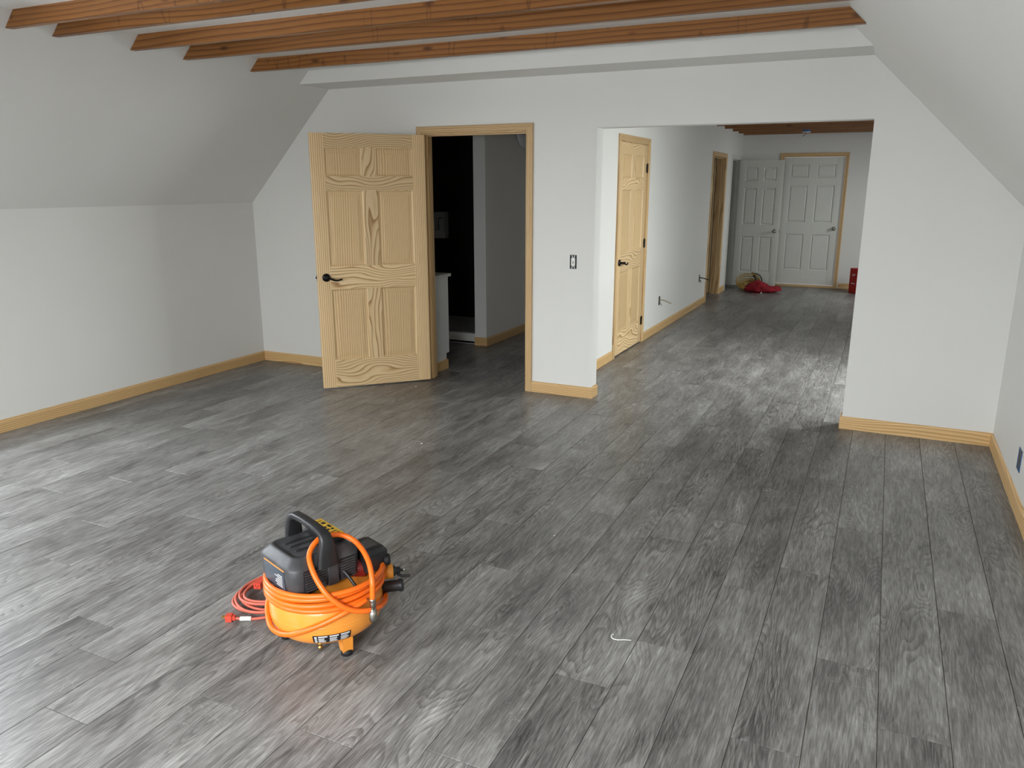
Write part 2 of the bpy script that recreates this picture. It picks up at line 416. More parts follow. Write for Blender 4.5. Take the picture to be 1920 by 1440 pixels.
# hall beyond the opening
D1 = (1.487, 2.441); D2 = (5.755, 6.709); D3 = (7.222, 7.972)     # rough openings in the left hall wall
b = MB(); cuts = [TW, D1[0], D1[1], D2[0], D2[1], D3[0], D3[1], YE + T]
for i in (0, 2, 4, 6): b.box(XHL - TW, XHL, cuts[i], cuts[i + 1], -0.02, ZC + 0.05)
for d in (D1, D2, D3): b.box(XHL - TW, XHL, d[0], d[1], 2.062, ZC + 0.05)
tag(b.build('wall_hall_left', 'hall'), 'pale wall of the hall with the closed pine door and capped outlets', 'wall', kind='structure')
FX0, FX1, FZ1 = -1.660, -0.695, 2.115                             # far exterior door
b = MB(); b.box(XHL - T, FX0, YE, YE + T, -0.02, ZC + 0.05); b.box(FX1, XHR + T, YE, YE + T, -0.02, ZC + 0.05); b.box(FX0, FX1, YE, YE + T, FZ1, ZC + 0.05)
tag(b.build('wall_hall_end', 'hall'), 'pale wall closing the far end of the hall around the white door', 'wall', kind='structure')
HW = [(0.75, 1.95), (6.20, 7.30)]; HZ0, HZ1 = 0.55, 2.05
b = MB(); ys = [TW, HW[0][0], HW[0][1], HW[1][0], HW[1][1], YE + T]
for i in (0, 2, 4): b.box(XHR, XHR + T, ys[i], ys[i + 1], -0.02, ZC + 0.05)
for y0, y1 in HW: b.box(XHR, XHR + T, y0, y1, -0.02, HZ0); b.box(XHR, XHR + T, y0, y1, HZ1, ZC + 0.05)
tag(b.build('wall_hall_right', 'hall'), 'window wall of the hall, facing the closed pine door', 'wall', kind='structure')
tag(MB().box(XHL - TW, XHR + T, TW, YE + T, ZC, ZC + 0.1).build('ceiling_hall', 'ceil'), 'white hall ceiling above the stained beams', 'ceiling', kind='structure')

# bathroom and side room behind the pine doors
PX0, PX1, PY = -3.838, -3.703, 1.505
b = MB(); b.box(PX0, PX1, PY, 3.05, -0.02, 2.46)
tag(b.build('wall_bath_partition', 'bath'), 'partition wall inside the dark bathroom, beside the shower', 'wall', kind='structure')
b = MB(); b.box(XL - T, XHL - TW, 3.0, 3.1, -0.02, 2.5); b.box(XL - T, XL - 0.02, TW, 3.1, -0.02, 2.5)
tag(b.build('wall_bath_back', 'bath'), 'unlit far wall of the bathroom', 'wall', kind='structure')
tag(MB().box(XL - T, XHL - TW + 0.01, TW, YE + T, 2.44, 2.54).build('ceiling_bath', 'bath'), 'dark ceiling over bathroom and side room', 'ceiling', kind='structure')
b = MB(); b.box(XL - T, XL - 0.02, 3.1, YE + T, -0.02, 2.5); b.box(XL - T, XHL - TW, YE, YE + T, -0.02, 2.5); b.box(XL, XHL - TW, 6.86, 6.96, -0.02, 2.44); b.box(XL, XL + 0.01, 3.1, YE, -0.02, 0.0)
tag(b.build('wall_side_room', 'bath'), 'unlit walls of the side room off the hall', 'wall', kind='structure')
# shower stall
sh = empty('shower_stall', (-4.35, 2.2, 0)); tag(sh, 'black-walled shower stall with a pale curb in the dark bathroom', 'shower')
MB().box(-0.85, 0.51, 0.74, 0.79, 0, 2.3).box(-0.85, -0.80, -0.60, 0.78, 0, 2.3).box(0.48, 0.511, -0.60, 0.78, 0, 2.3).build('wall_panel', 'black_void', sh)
MB().box(-0.85, 0.51, -0.66, 0.75, 0.002, 0.03).build('pan', 'bath', sh)
M['curb'] = plain('white_shower_curb', (214, 213, 208), 0.4)
MB().box(-0.85, 0.51, -0.66, -0.57, 0.001, 0.115, 0.008).build('curb', 'curb', sh)

# ------------------------------------------------------------------ windows (behind and beside the photographer)
def window(name, loc, rz, w, z0, z1, label):
    r_ = empty(name, loc, rz); tag(r_, label, 'window', kind='structure'); h = z1 - z0; f = 0.05
    MB().box(-w / 2, w / 2, -0.03, 0.03, z0, z0 + f).box(-w / 2, w / 2, -0.03, 0.03, z1 - f, z1).box(-w / 2, -w / 2 + f, -0.03, 0.03, z0, z1) \
        .box(w / 2 - f, w / 2, -0.03, 0.03, z0, z1).box(-w / 2, w / 2, -0.02, 0.02, (z0 + z1) / 2 - 0.02, (z0 + z1) / 2 + 0.02).build('window_frame', 'frame', r_)
    for a, c in ((z0 + f, (z0 + z1) / 2 - 0.02), ((z0 + z1) / 2 + 0.02, z1 - f)):
        MB().box(-w / 2 + f, w / 2 - f, -0.003, 0.003, a, c).build('pane', 'glass', r_)
window('window_1', (XL - 0.07, (WY0 + WY1) / 2, 0), R(90), WY1 - WY0, WZ0, WZ1, 'white dormer window in the knee wall')
window('window_2', ((G[0][0] + G[0][1]) / 2, YF - 0.07, 0), 0, G[0][1] - G[0][0], GZ0, GZ1, 'gable window nearer the dormer')
window('window_3', ((G[1][0] + G[1][1]) / 2, YF - 0.07, 0), 0, G[1][1] - G[1][0], GZ0, GZ1, 'gable window farther from the dormer')
window('window_4', (XHR + 0.07, sum(HW[0]) / 2, 0), R(90), HW[0][1] - HW[0][0], HZ0, HZ1, 'hall window facing the closed pine door')
window('window_5', (XHR + 0.07, sum(HW[1]) / 2, 0), R(90), HW[1][1] - HW[1][0], HZ0, HZ1, 'hall window facing the white frame by the hall corner')

# ------------------------------------------------------------------ baseboards
HB, TB = 0.0885, 0.014
def baseboard(name, p0, p1, label, e0=0.0, e1=0.0):
    """board from p0 to p1; the wall lies to the left of that direction; e0/e1 slide the front face at the ends (mitres)"""
    p0 = Vector((p0[0], p0[1], 0)); p1 = Vector((p1[0], p1[1], 0)); d = p1 - p0; L = d.length; a = math.atan2(d.y, d.x)
    prof = [(0, 0.0), (-TB, 0.0), (-TB, HB - 0.016), (-TB * 0.75, HB - 0.007), (-TB * 0.4, HB - 0.002), (-TB * 0.2, HB), (0.001, HB)]
    m = MB(); pr = [(0, y, z) for y, z in prof]
    m.prism(pr, (0, 0, 0.0005), (L, 0, 0.0005), ma=lambda i: (e0 * (-prof[i][0] / TB), 0, 0), mb=lambda i: (e1 * (-prof[i][0] / TB), 0, 0))
    o = m.build(name, 'base_x', None, (p0.x, p0.y, 0), a)
    return tag(o, label, 'baseboard', kind='structure')
CL, CR = -3.553, -2.513                                           # outer edges of the bathroom door casing
baseboard('baseboard_left', (XL, YF), (XL, 0), 'long pine baseboard along the left knee wall', 0, -TB)
baseboard('baseboard_back_left', (XL, 0), (CL, 0), 'short pine baseboard behind the open pine door', TB, 0)
baseboard('baseboard_back_middle', (CR, 0), (XO, 0), 'short pine baseboard between bathroom doorway and wide opening', 0, TB)
baseboard('baseboard_jamb_left', (XO, 0), (XO, TW), 'stub of pine baseboard wrapping the end of the middle wall', -TB, 0)
baseboard('baseboard_jamb_right', (XRO, TW), (XRO, 0), 'stub of pine baseboard wrapping the end of the short wall', 0, TB)
baseboard('baseboard_back_right', (XRO, 0), (XR, 0), 'pine baseboard under the short wall right of the opening', -TB, -TB)
baseboard('baseboard_right', (XR, 0), (XR, YF), 'pine baseboard along the right knee wall', TB, 0)
baseboard('baseboard_hall_near', (XHL, TW), (XHL, 1.427), 'pine baseboard on the hall wall before the closed pine door')
baseboard('baseboard_hall_middle', (XHL, 2.501), (XHL, 5.695), 'long pine baseboard under the two capped outlets in the hall')
baseboard('baseboard_hall_far', (XHL, 6.769), (XHL, 7.160), 'very short pine baseboard between narrow doorway and white door')
baseboard('baseboard_hall_end', (FX1 + 0.060, YE), (XHR, YE), 'pine baseboard beside the white far door, behind the red box')
baseboard('baseboard_bath_side', (PX1, PY), (PX1, 3.0), 'baseboard along the bathroom partition', -TB, 0)
baseboard('baseboard_bath_end', (PX0, PY), (PX1, PY), 'baseboard on the end of the bathroom partition', 0, TB)

# ------------------------------------------------------------------ door frames
CW = 0.057
def door_trim(name, loc, rz, w, h, depth, label, mats=('cas_z', 'cas_x', 'cas_z'), sill=None, stop=True, leg_to=0.0, back=True):
    """frame of a doorway in a wall: local x along the opening 0..w, wall front at y = 0, wall body towards +y"""
    r_ = empty(name, loc, rz); tag(r_, label, 'door frame', kind='structure'); jt, rev = 0.019, 0.005
    MB().box(-jt, 0, -0.001, depth, leg_to, h).build('jamb', mats[2], r_); MB().box(w, w + jt, -0.001, depth, leg_to, h).build('jamb', mats[2], r_)
    MB().box(-jt, w + jt, -0.001, depth, h, h + jt).build('head_jamb', mats[1], r_)
    if stop:
        y0, y1 = stop if isinstance(stop, tuple) else (0.040, 0.075)
        MB().box(0, 0.011, y0, y1, leg_to, h).build('stop', mats[2], r_); MB().box(w - 0.011, w, y0, y1, leg_to, h).build('stop', mats[2], r_)
        MB().box(0.011, w - 0.011, y0, y1, h - 0.011, h).build('stop', mats[1], r_)
    prof = [(0, 0), (0, 0.009), (0.008, 0.0125), (0.014, 0.010), (0.030, 0.0125), (0.038, 0.017), (0.052, 0.017), (CW, 0.014), (CW, 0)]
    def casing(side):
        m = MB()
        if side == 0:                                             # head
            m.prism([(0, -d, h + rev + a) for a, d in prof], (-rev, 0, 0), (w + rev, 0, 0), ma=lambda i: (-prof[i][0], 0, 0), mb=lambda i: (prof[i][0], 0, 0))
        else:
            x = -rev if side < 0 else w + rev
            m.prism([(x + side * a, -d, 0) for a, d in prof], (0, 0, leg_to), (0, 0, h + rev), mb=lambda i: (0, 0, prof[i][0]))
        m.build('head_casing' if side == 0 else 'casing', mats[1] if side == 0 else mats[0], r_)
    for s in (-1, 0, 1): casing(s)
    return r_

# ------------------------------------------------------------------ six panel doors
def panel_mesh(x0, x1, z0, z1, y0, y1, rings):
    """raised panel with both faces: rings = (inset, depth below the frame face)"""
    m = MB(); ym = (y0 + y1) / 2
    for face, sgn in ((y0, 1), (y1, -1)):
        secs = []
        for ins, dep in rings:
            y = face + sgn * dep
            secs.append([(x0 + ins, y, z0 + ins), (x1 - ins, y, z0 + ins), (x1 - ins, y, z1 - ins), (x0 + ins, y, z1 - ins)])
        m.loft(secs, smooth=False, cap=False); m.add(secs[-1], [(0, 1, 2, 3)])
    return m
Z6 = [0.0, 0.230, 0.820, 1.001, 1.599, 1.706, 1.926, 2.032]
def leaf_six(root, w, y0, y1, z0=0.012, h=2.032, mats=('pine_z', 'pine_x', 'pine_panel', 'pine_fig'), xoff=0.002, molded=False):
    k = h / 2.032; zz = [z0 + v * k for v in Z6]; st = 0.107 * w / 0.914 if w > 0.8 else 0.098; mu = 0.110 if w > 0.8 else 0.085
    xs_ = [xoff, xoff + st, xoff + w / 2 - mu / 2, xoff + w / 2 + mu / 2, xoff + w - st, xoff + w]
    ps = [(1, 2), (3, 4), (5, 6)]
    bev = 0.0012
    MB().box(xs_[0], xs_[1], y0, y1, zz[0], zz[7], bev).build('stile', mats[0], root)
    MB().box(xs_[4], xs_[5], y0, y1, zz[0], zz[7], bev).build('stile', mats[0], root)
    for a, c in ((0, 1), (2, 3), (4, 5), (6, 7)): MB().box(xs_[1], xs_[4], y0, y1, zz[a], zz[c]).build('rail', mats[1], root)
    for a, c in ps: MB().box(xs_[2], xs_[3], y0, y1, zz[a], zz[c]).build('mullion', mats[3], root)
    if molded: rings = [(0, 0), (0.007, 0.001), (0.014, 0.013), (0.024, 0.013), (0.036, 0.003), (0.046, 0.0035)]
    else: rings = [(0, 0), (0.005, 0.0015), (0.012, 0.008), (0.016, 0.0095), (0.048, 0.0060), (0.0485, 0.0035)]
    for a, c in ps:
        for i, j in ((1, 2), (3, 4)):
            panel_mesh(xs_[i], xs_[j], zz[a], zz[c], y0, y1, rings).build('panel', mats[2], root)
def lever_set(root, x, z, yf, s, toward):
    """rosette and wave lever on the face at y = yf whose outside is the s side; lever points along toward (+1/-1 in x)"""
    ls = MB().lathe([(0.001, 0), (0.033, 0), (0.033, 0.004), (0.029, 0.010), (0.016, 0.013), (0.012, 0.016), (0.0115, 0.045), (0.014, 0.048), (0.014, 0.060), (0.001, 0.062)], (x, yf, z), (0, s, 0), 28).build('lever_rosette', 'bronze', root)
    y = yf + s * 0.053
    MB().tube([(x, y, z), (x + toward * 0.025, y, z - 0.004), (x + toward * 0.055, y, z - 0.017), (x + toward * 0.085, y, z - 0.020), (x + toward * 0.112, y, z - 0.013), (x + toward * 0.119, y, z - 0.010)],
              0.0085, 10, 5, taper=lambda t: 1.1 - 0.35 * t).build('lever', 'bronze', ls)
def hinges(root, x, y, zs, mat='bronze'):
    for z in zs:
        MB().lathe([(0.001, -0.047), (0.0062, -0.045), (0.0062, 0.045), (0.001, 0.047)], (x, y, z), (0, 0, 1), 10).box(x - 0.003, x + 0.032, y + 0.004, y + 0.007, z - 0.044, z + 0.044).build('hinge', mat, root)
HZ = (0.24, 1.06, 1.82)

# bathroom door: wide open into the room
door_trim('trim_1', (-3.491, 0, 0), 0, 0.916, 2.047, TW, 'pine casing and jambs around the dark bathroom doorway', stop=(0.042, 0.078))
d1 = empty('door_1', (-3.490, -0.006, 0), R(-133.8)); tag(d1, 'six-panel pine door standing wide open against the end wall, black lever', 'door', kind='structure')
leaf_six(d1, 0.914, 0.006, 0.041)
lever_set(d1, 0.844, 0.928, 0.041, 1, -1); lever_set(d1, 0.844, 0.928, 0.006, -1, -1)
MB().box(0.9155, 0.9172, 0.012, 0.035, 0.90, 0.957).box(0.917, 0.926, 0.017, 0.030, 0.921, 0.937, 0.002).build('latch', 'bronze', d1)
hinges(d1, 0.0, 0.0, HZ)
# closed pine door in the hall
door_trim('trim_2', (XHL, 1.506, 0), R(90), 0.916, 2.047, TW, 'pine casing around the closed pine door in the hall', stop=(0.042, 0.078))
d2 = empty('door_2', (XHL + 0.006, 2.422, 0), R(-90)); tag(d2, 'closed six-panel pine door in the hall with black lever', 'door', kind='structure')
leaf_six(d2, 0.912, -0.041, -0.006); lever_set(d2, 0.842, 0.925, -0.006, 1, -1); hinges(d2, 0.0, 0.0, HZ)
# narrow doorway farther down the hall, leaf swung into the dark side room
door_trim('trim_3', (XHL, 5.774, 0), R(90), 0.916, 2.047, TW, 'pine casing of the half-open doorway farther down the hall', stop=(0.050, 0.085))
d3 = empty('door_3', (XHL - TW - 0.008, 6.686, 0), R(180)); tag(d3, 'pine door swung inward into the side room off the hall', 'door', kind='structure')
leaf_six(d3, 0.90, 0.006, 0.041); hinges(d3, 0.0, 0.0, HZ, 'steel')
# white door at the end of the left wall, open into the hall
door_trim('trim_4', (XHL, 7.241, 0), R(90), 0.712, 2.052, TW, 'white-painted frame of the open white door by the hall corner', mats=('white_paint',) * 3, stop=(0.042, 0.078))
d4 = empty('door_4', (XHL + 0.008, 7.948, 0), R(-3.5)); tag(d4, 'white six-panel door standing open behind the hose pile and red bag', 'door', kind='structure')
leaf_six(d4, 0.700, -0.041, -0.006, 0.012, 2.032, mats=('white_paint',) * 4, molded=True); hinges(d4, 0.0, 0.0, HZ, 'bronze')
def knob(root, x, z, yf, s, mat='steel'):
    MB().lathe([(0.001, 0), (0.032, 0), (0.032, 0.004), (0.014, 0.010), (0.012, 0.030), (0.022, 0.036), (0.028, 0.046), (0.027, 0.058), (0.018, 0.066), (0.001, 0.068)], (x, yf, z), (0, s, 0), 20).build('knob', mat, root)
knob(d4, 0.632, 0.922, -0.041, -1); MB().box(0.7015, 0.7035, -0.035, -0.012, 0.895, 0.950).build('latch', 'bronze', d4)
# exterior door in the far wall
door_trim('trim_5', (FX0 + 0.019, YE, 0), 0, FX1 - FX0 - 0.038, FZ1 - 0.019, T, 'pine casing around the white door at the hall end', stop=False)
tr5 = bpy.data.objects['trim_5']
MB().box(0, FX1 - FX0 - 0.038, -0.02, 0.10, 0.0005, 0.034, 0.003).build('sill', 'cas_x', tr5)
d5 = empty('door_5', (FX1 - 0.022, YE + 0.012, 0), R(180)); tag(d5, 'closed white six-panel door in the far wall of the hall', 'door', kind='structure')
leaf_six(d5, FX1 - FX0 - 0.046, -0.044, 0.0, 0.046, 2.044, mats=('white_paint',) * 4, molded=True)
knob(d5, 0.070, 0.965, 0.0, 1)

# ------------------------------------------------------------------ ceiling beams
def beam(y, za, zb, label, th=0.040):
    """main room: ends cut to the 45 degree slopes"""
    c = (XL + XR) / 2; m = MB()
    hw = lambda z: (XR - XL) / 2 - (z - ZK) - 0.002
    q = [(-hw(za), za), (hw(za), za), (hw(zb), zb), (-hw(zb), zb)]
    m.add([(x, yy, z) for yy in (0, th) for x, z in q], [(0, 1, 2, 3), (7, 6, 5, 4), (0, 4, 5, 1), (1, 5, 6, 2), (2, 6, 7, 3), (3, 7, 4, 0)])
    o = m.build('rafter_beam', 'beam', None, (c, y, 0)); return tag(o, label, 'beam', 'stained beams across the sloped room')
ZB = 2.466
for y, t in ((-0.955, 'stained pine ceiling beam next to the white bulkhead'), (-1.580, 'second stained pine ceiling beam from the white bulkhead'),
             (-1.993, 'third stained pine ceiling beam from the white bulkhead'), (-2.508, 'fourth stained pine ceiling beam from the white bulkhead'),
             (-2.775, 'fifth stained pine ceiling beam from the white bulkhead')):
    beam(y, ZB, ZC + 0.004, t)
for y, t in ((6.45, 'stained hall beam, third from the far wall'), (7.10, 'stained hall beam, second from the far wall'), (7.62, 'stained hall beam just before the last one'),
             (8.09, 'stained hall beam closest to the far wall'), (5.85, 'stained hall beam above the narrow doorway')):
    o = MB().box(XHL + 0.001 - (-0.7685), XHR - 0.001 + 0.7685, 0, 0.04, 2.452, ZC + 0.004).build('rafter_beam', 'beam', None, (-0.7685, y, 0))
    tag(o, t, 'beam', 'stained beams across the hall')

# ------------------------------------------------------------------ materials of the loose things
M['tank'] = plain('amber_tank_paint', (230, 146, 54), 0.26, var=0.03, vscale=8, coat=0.4)
M['shroud'] = plain('black_shroud_plastic', (60, 60, 62), 0.48, var=0.25, vscale=22)
M['black'] = plain('black_plastic', (30, 30, 32), 0.42, var=0.1)
M['box_recess_shade'] = plain('black_box_and_recess_shade', (24, 24, 26), 0.6)  # near-black switch box; outlet openings and socket slots have shade put into this colour
M['rubber'] = plain('black_rubber', (16, 16, 17), 0.65)
M['hose'] = plain('orange_hose', (240, 108, 20), 0.38, var=0.05, vscale=12)
M['cord'] = plain('coral_cord', (194, 98, 78), 0.5, var=0.08, vscale=14)
M['plug'] = plain('coral_plug', (200, 70, 50), 0.45)
M['tape'] = plain('white_tape', (226, 226, 220), 0.6)
M['label_dark'] = plain('dark_label', (26, 28, 32), 0.45)
M['label_slate'] = plain('slate_label', (58, 66, 76), 0.4, var=0.25, vscale=60)
M['label_yellow'] = plain('yellow_label', (214, 172, 40), 0.4, var=0.12, vscale=60)
M['label_white'] = plain('white_print', (225, 225, 225), 0.5)
M['label_orange'] = plain('orange_print', (236, 150, 70), 0.5)
M['darkred'] = plain('dark_red_pump', (120, 26, 18), 0.4)
M['knob_orange'] = plain('amber_knob', (214, 136, 44), 0.4)
M['redcloth'] = plain('red_cloth', (138, 10, 28), 0.85, var=0.3, vscale=14)
M['redcard'] = plain('red_carton', (176, 30, 18), 0.6, var=0.06)
M['goldhose'] = plain('tan_hose', (160, 128, 62), 0.45, var=0.2)
M['blackcord'] = plain('black_strap', (20, 19, 18), 0.6)
M['bluebox'] = plain('blue_electrical_box', (52, 96, 150), 0.45, var=0.1)
M['white_device'] = plain('white_device_plastic', (232, 232, 226), 0.4)
M['cable'] = plain('grey_cable', (150, 142, 118), 0.6)
M['vanity'] = plain('white_vanity_paint', (206, 208, 206), 0.45)
M['counter'] = plain('pale_countertop', (200, 198, 192), 0.35)
M['lamp_glass'] = plain('milky_lamp_shade', (205, 205, 210), 0.35)

# ------------------------------------------------------------------ pancake air compressor
CX, CY, CA = -1.748, -3.624, R(68.74)
co = empty('air_compressor', (CX, CY, 0), CA)
tag(co, 'amber pancake air compressor with black shroud and handle standing on the floor', 'air compressor')
TANK = [(0.001, 0.048), (0.090, 0.050), (0.138, 0.057), (0.172, 0.071), (0.193, 0.091), (0.203, 0.114), (0.2065, 0.140), (0.2065, 0.180), (0.201, 0.205), (0.184, 0.228), (0.150, 0.245), (0.100, 0.255), (0.001, 0.258)]
tank = MB().lathe(TANK, n=64).build('tank', 'tank', co)
MB().lathe([(0.2045, 0.146), (0.2068, 0.148), (0.2068, 0.152), (0.2045, 0.154)], n=64).build('weld_seam', 'tank', tank)
def tank_r(z):
    for (r0, z0), (r1, z1) in zip(TANK[:-1], TANK[1:]):
        if z0 <= z <= z1: return r0 + (r1 - r0) * (z - z0) / (z1 - z0)
    return 0.2
def tank_patch(m, a0, a1, z0, z1, off, na=10, nz=3):
    vs_ = []; fs = []
    for j in range(nz + 1):
        z = z0 + (z1 - z0) * j / nz; r_ = tank_r(z) + off
        for i in range(na + 1):
            a = R(a0 + (a1 - a0) * i / na); vs_.append((r_ * math.cos(a), r_ * math.sin(a), z - off * 0.5))
    for j in range(nz):
        for i in range(na): fs.append((j * (na + 1) + i, j * (na + 1) + i + 1, (j + 1) * (na + 1) + i + 1, (j + 1) * (na + 1) + i))
    m.add(vs_, fs, True); return m
dec = tank_patch(MB(), -135, -97, 0.090, 0.124, 0.0012).build('warning_label', 'label_dark', co, recalc=False)
m = MB()
for c0 in (-129.5, -118.5, -107.5):
    tank_patch(m, c0, c0 + 9.0, 0.1170, 0.1212, 0.0018, 4, 1)
    for i in range(5):
        z = 0.0935 + i * 0.0044; tank_patch(m, c0, c0 + random.uniform(5.5, 9.2), z, z + 0.0024, 0.0018, 4, 1)
for z in (0.094, 0.104, 0.114): tank_patch(m, -133.2, -130.8, z, z + 0.006, 0.0018, 2, 1)
m.build('print_lines', 'label_white', dec, recalc=False)
for a in (-97, 23, 143):                                           # feet
    ca, sa = math.cos(R(a)), math.sin(R(a)); P = lambda r_, t, z: (r_ * ca - t * sa, r_ * sa + t * ca, z)
    leg = MB()
    for t0, t1, q in ((-0.019, 0.019, [(0.176, 0.082), (0.170, 0.018), (0.165, 0.018), (0.168, 0.082)]), (-0.019, -0.014, [(0.174, 0.078), (0.168, 0.018), (0.142, 0.018), (0.120, 0.060)]), (0.014, 0.019, [(0.174, 0.078), (0.168, 0.018), (0.142, 0.018), (0.120, 0.060)])):
        leg.add([P(r_, t, z) for t in (t0, t1) for r_, z in q], [(0, 1, 2, 3), (7, 6, 5, 4), (0, 4, 5, 1), (1, 5, 6, 2), (2, 6, 7, 3), (3, 7, 4, 0)])
    lo = leg.build('leg', 'tank', co)
    MB().lathe([(0.001, 0.0), (0.017, 0.0), (0.021, 0.003), (0.021, 0.020), (0.014, 0.024), (0.001, 0.024)], P(0.156, 0, 0), n=18).build('rubber_foot', 'rubber', lo)
MB().lathe([(0.001, 0.058), (0.010, 0.058), (0.010, 0.048), (0.013, 0.047), (0.013, 0.040), (0.006, 0.038), (0.006, 0.030), (0.009, 0.029), (0.009, 0.022), (0.001, 0.021)][::-1], (-0.085, -0.085, 0), n=12).build('drain_valve', 'brass', co)
# motor shroud
sx0, sx1, sy0, sy1 = -0.190, 0.092, -0.114, 0.146
secs = [rrect(sx0 + i, sx1 - i, sy0 + i, sy1 - i, max(0.044 - i * 0.4, 0.01), z, 6) for z, i in
        ((0.258, 0.024), (0.266, 0.010), (0.285, 0.004), (0.330, 0.000), (0.358, 0.000), (0.366, 0.004), (0.380, 0.018), (0.390, 0.028), (0.3935, 0.033), (0.3935, 0.039), (0.3880, 0.043), (0.3880, 0.060))]
shr = MB().loft(secs).build('shroud', 'shroud', co)
for y in (-0.012, 0.030, 0.066): MB().box(-0.118, 0.020, y - 0.005, y + 0.005, 0.3865, 0.3910, 0.0015).build('top_rib', 'black', shr)
MB().box(sx0 + 0.03, sx1 - 0.01, sy0 + 0.03, sy1 - 0.03, 0.235, 0.268).build('motor_base', 'black', co)
for x0, x1 in ((-0.142, -0.062), (0.000, 0.058)):
    vp = MB().box(x0 - 0.003, x1 + 0.003, sy0 - 0.0012, sy0 + 0.01, 0.276, 0.356).build('vent', 'black', co)
    for i in range(8):
        z = 0.2785 + i * 0.0097; MB().box(x0, x1, sy0 - 0.0050, sy0 + 0.004, z, z + 0.0050).build('vent_slat', 'shroud', vp)
MB().box(-0.052, -0.010, sy0 - 0.006, sy0 + 0.02, 0.270, 0.356, 0.004).build('side_rib', 'shroud', shr)
lb = MB().box(sx0 - 0.0016, sx0 + 0.006, -0.060, 0.085, 0.278, 0.352, 0.001).build('spec_label', 'label_slate', co)
MB().box(sx0 - 0.0026, sx0, -0.060, 0.085, 0.352, 0.3555).build('stripe', 'label_orange', lb)
m = MB()
for i in range(6):
    z = 0.288 + i * 0.0078; m.box(sx0 - 0.0024, sx0, -0.046, -0.046 + random.uniform(0.03, 0.055), z, z + 0.0022)
m.build('print_lines', 'label_white', lb)
# carrying handle
path = [(-0.126, 0.352), (-0.124, 0.400), (-0.121, 0.446), (-0.114, 0.462), (-0.096, 0.471), (-0.04, 0.477), (0.03, 0.480), (0.086, 0.478), (0.104, 0.471), (0.112, 0.455), (0.116, 0.410), (0.118, 0.372)]
secs = []
for i, (y, z) in enumerate(path):
    a = path[max(i - 1, 0)]; c = path[min(i + 1, len(path) - 1)]; ty, tz = c[0] - a[0], c[1] - a[1]; l = math.hypot(ty, tz); ny, nz = -tz / l, ty / l
    hw = (0.042, 0.034, 0.024, 0.021, 0.019, 0.018, 0.018, 0.019, 0.021, 0.026, 0.032, 0.034)[i]; ht = (0.010, 0.011, 0.013, 0.014, 0.0125, 0.012, 0.012, 0.0125, 0.014, 0.013, 0.011, 0.010)[i]
    secs.append([(-0.055 + px * hw, y + ny * pz * ht, z + nz * pz * ht) for px, pz in ((-1, -0.6), (-0.7, -1), (0.7, -1), (1, -0.6), (1, 0.6), (0.7, 1), (-0.7, 1), (-1, 0.6))])
MB().loft(secs).build('handle', 'black', co)
# printed yellow panel beside the handle
yp = MB().box(-0.008, 0.062, -0.052, 0.118, 0.380, 0.418, 0.004).build('control_housing', 'black', co)
yl = MB().box(-0.006, 0.060, -0.050, 0.116, 0.4175, 0.4195).build('instruction_label', 'label_yellow', co)
m = MB()
for x0, x1, y0, y1 in ((0.000, 0.050, -0.034, -0.029), (0.000, 0.050, -0.018, -0.014), (0.004, 0.016, 0.000, 0.016), (0.022, 0.034, 0.002, 0.018), (0.040, 0.050, 0.000, 0.014), (0.004, 0.018, 0.026, 0.040), (0.026, 0.036, 0.028, 0.042), (0.042, 0.054, 0.024, 0.048), (0.006, 0.030, 0.058, 0.066), (0.036, 0.052, 0.062, 0.080), (0.000, 0.030, 0.080, 0.084), (0.000, 0.050, 0.094, 0.098)):
    m.box(x0, x1, y0, y1, 0.4190, 0.4201)
m.build('print_blocks', 'label_dark', yl)
# pressure switch, pump head, regulator and couplers
secs = [rrect(0.098 + i, 0.196 - i, -0.128 + i, 0.010 - i, 0.012, z, 3) for z, i in ((0.262, 0.004), (0.268, 0), (0.332, 0), (0.346, 0.010), (0.350, 0.022))]
ps = MB().loft(secs, smooth=False).build('pressure_switch', 'black', co)
MB().lathe([(0.001, 0), (0.021, 0), (0.021, 0.020), (0.016, 0.024), (0.001, 0.024)], (0.180, -0.118, 0.292), (0.877, -0.486, 0), 20).build('switch_knob', 'rubber', ps)
MB().box(0.118, 0.170, -0.100, -0.040, 0.3495, 0.3520).build('switch_plate', 'shroud', ps)
MB().lathe([(0.001, 0), (0.046, 0), (0.046, 0.06), (0.040, 0.066), (0.001, 0.066)], (0.070, -0.040, 0.262), (0.877, -0.486, 0.05), 24).build('pump_head', 'darkred', co)
MB().box(0.085, 0.13, -0.09, 0.02, 0.24, 0.275).build('manifold', 'black', co)
U = Vector((0.877, -0.486, 0.0))
k0 = Vector((0.196, -0.092, 0.226))
rk = MB().lathe([(0.001, 0), (0.0285, 0), (0.0285, 0.030), (0.025, 0.034), (0.001, 0.034)], k0, U, 22).build('regulator_knob', 'knob_orange', co)
MB().lathe([(0.020, 0), (0.020, 0.008), (0.014, 0.010), (0.014, 0.026), (0.001, 0.028)], k0 + U * 0.034, U, 16).build('collar', 'black', rk)
MB().lathe([(0.001, 0), (0.0055, 0), (0.0055, 0.012), (0.0075, 0.013), (0.0075, 0.017), (0.004, 0.019), (0.004, 0.036), (0.001, 0.037)], k0 + U * 0.060, U, 12).build('plug_nipple', 'steel', rk)
MB().tube([k0 + U * 0.05 + Vector((0, 0, -0.014)), k0 + U * 0.07 + Vector((0, 0, -0.026)), k0 + U * 0.098 + Vector((0, 0, -0.028))], 0.006, 8, 4).build('release_lever', 'black', rk)
c0 = Vector((0.150, -0.098, 0.178))
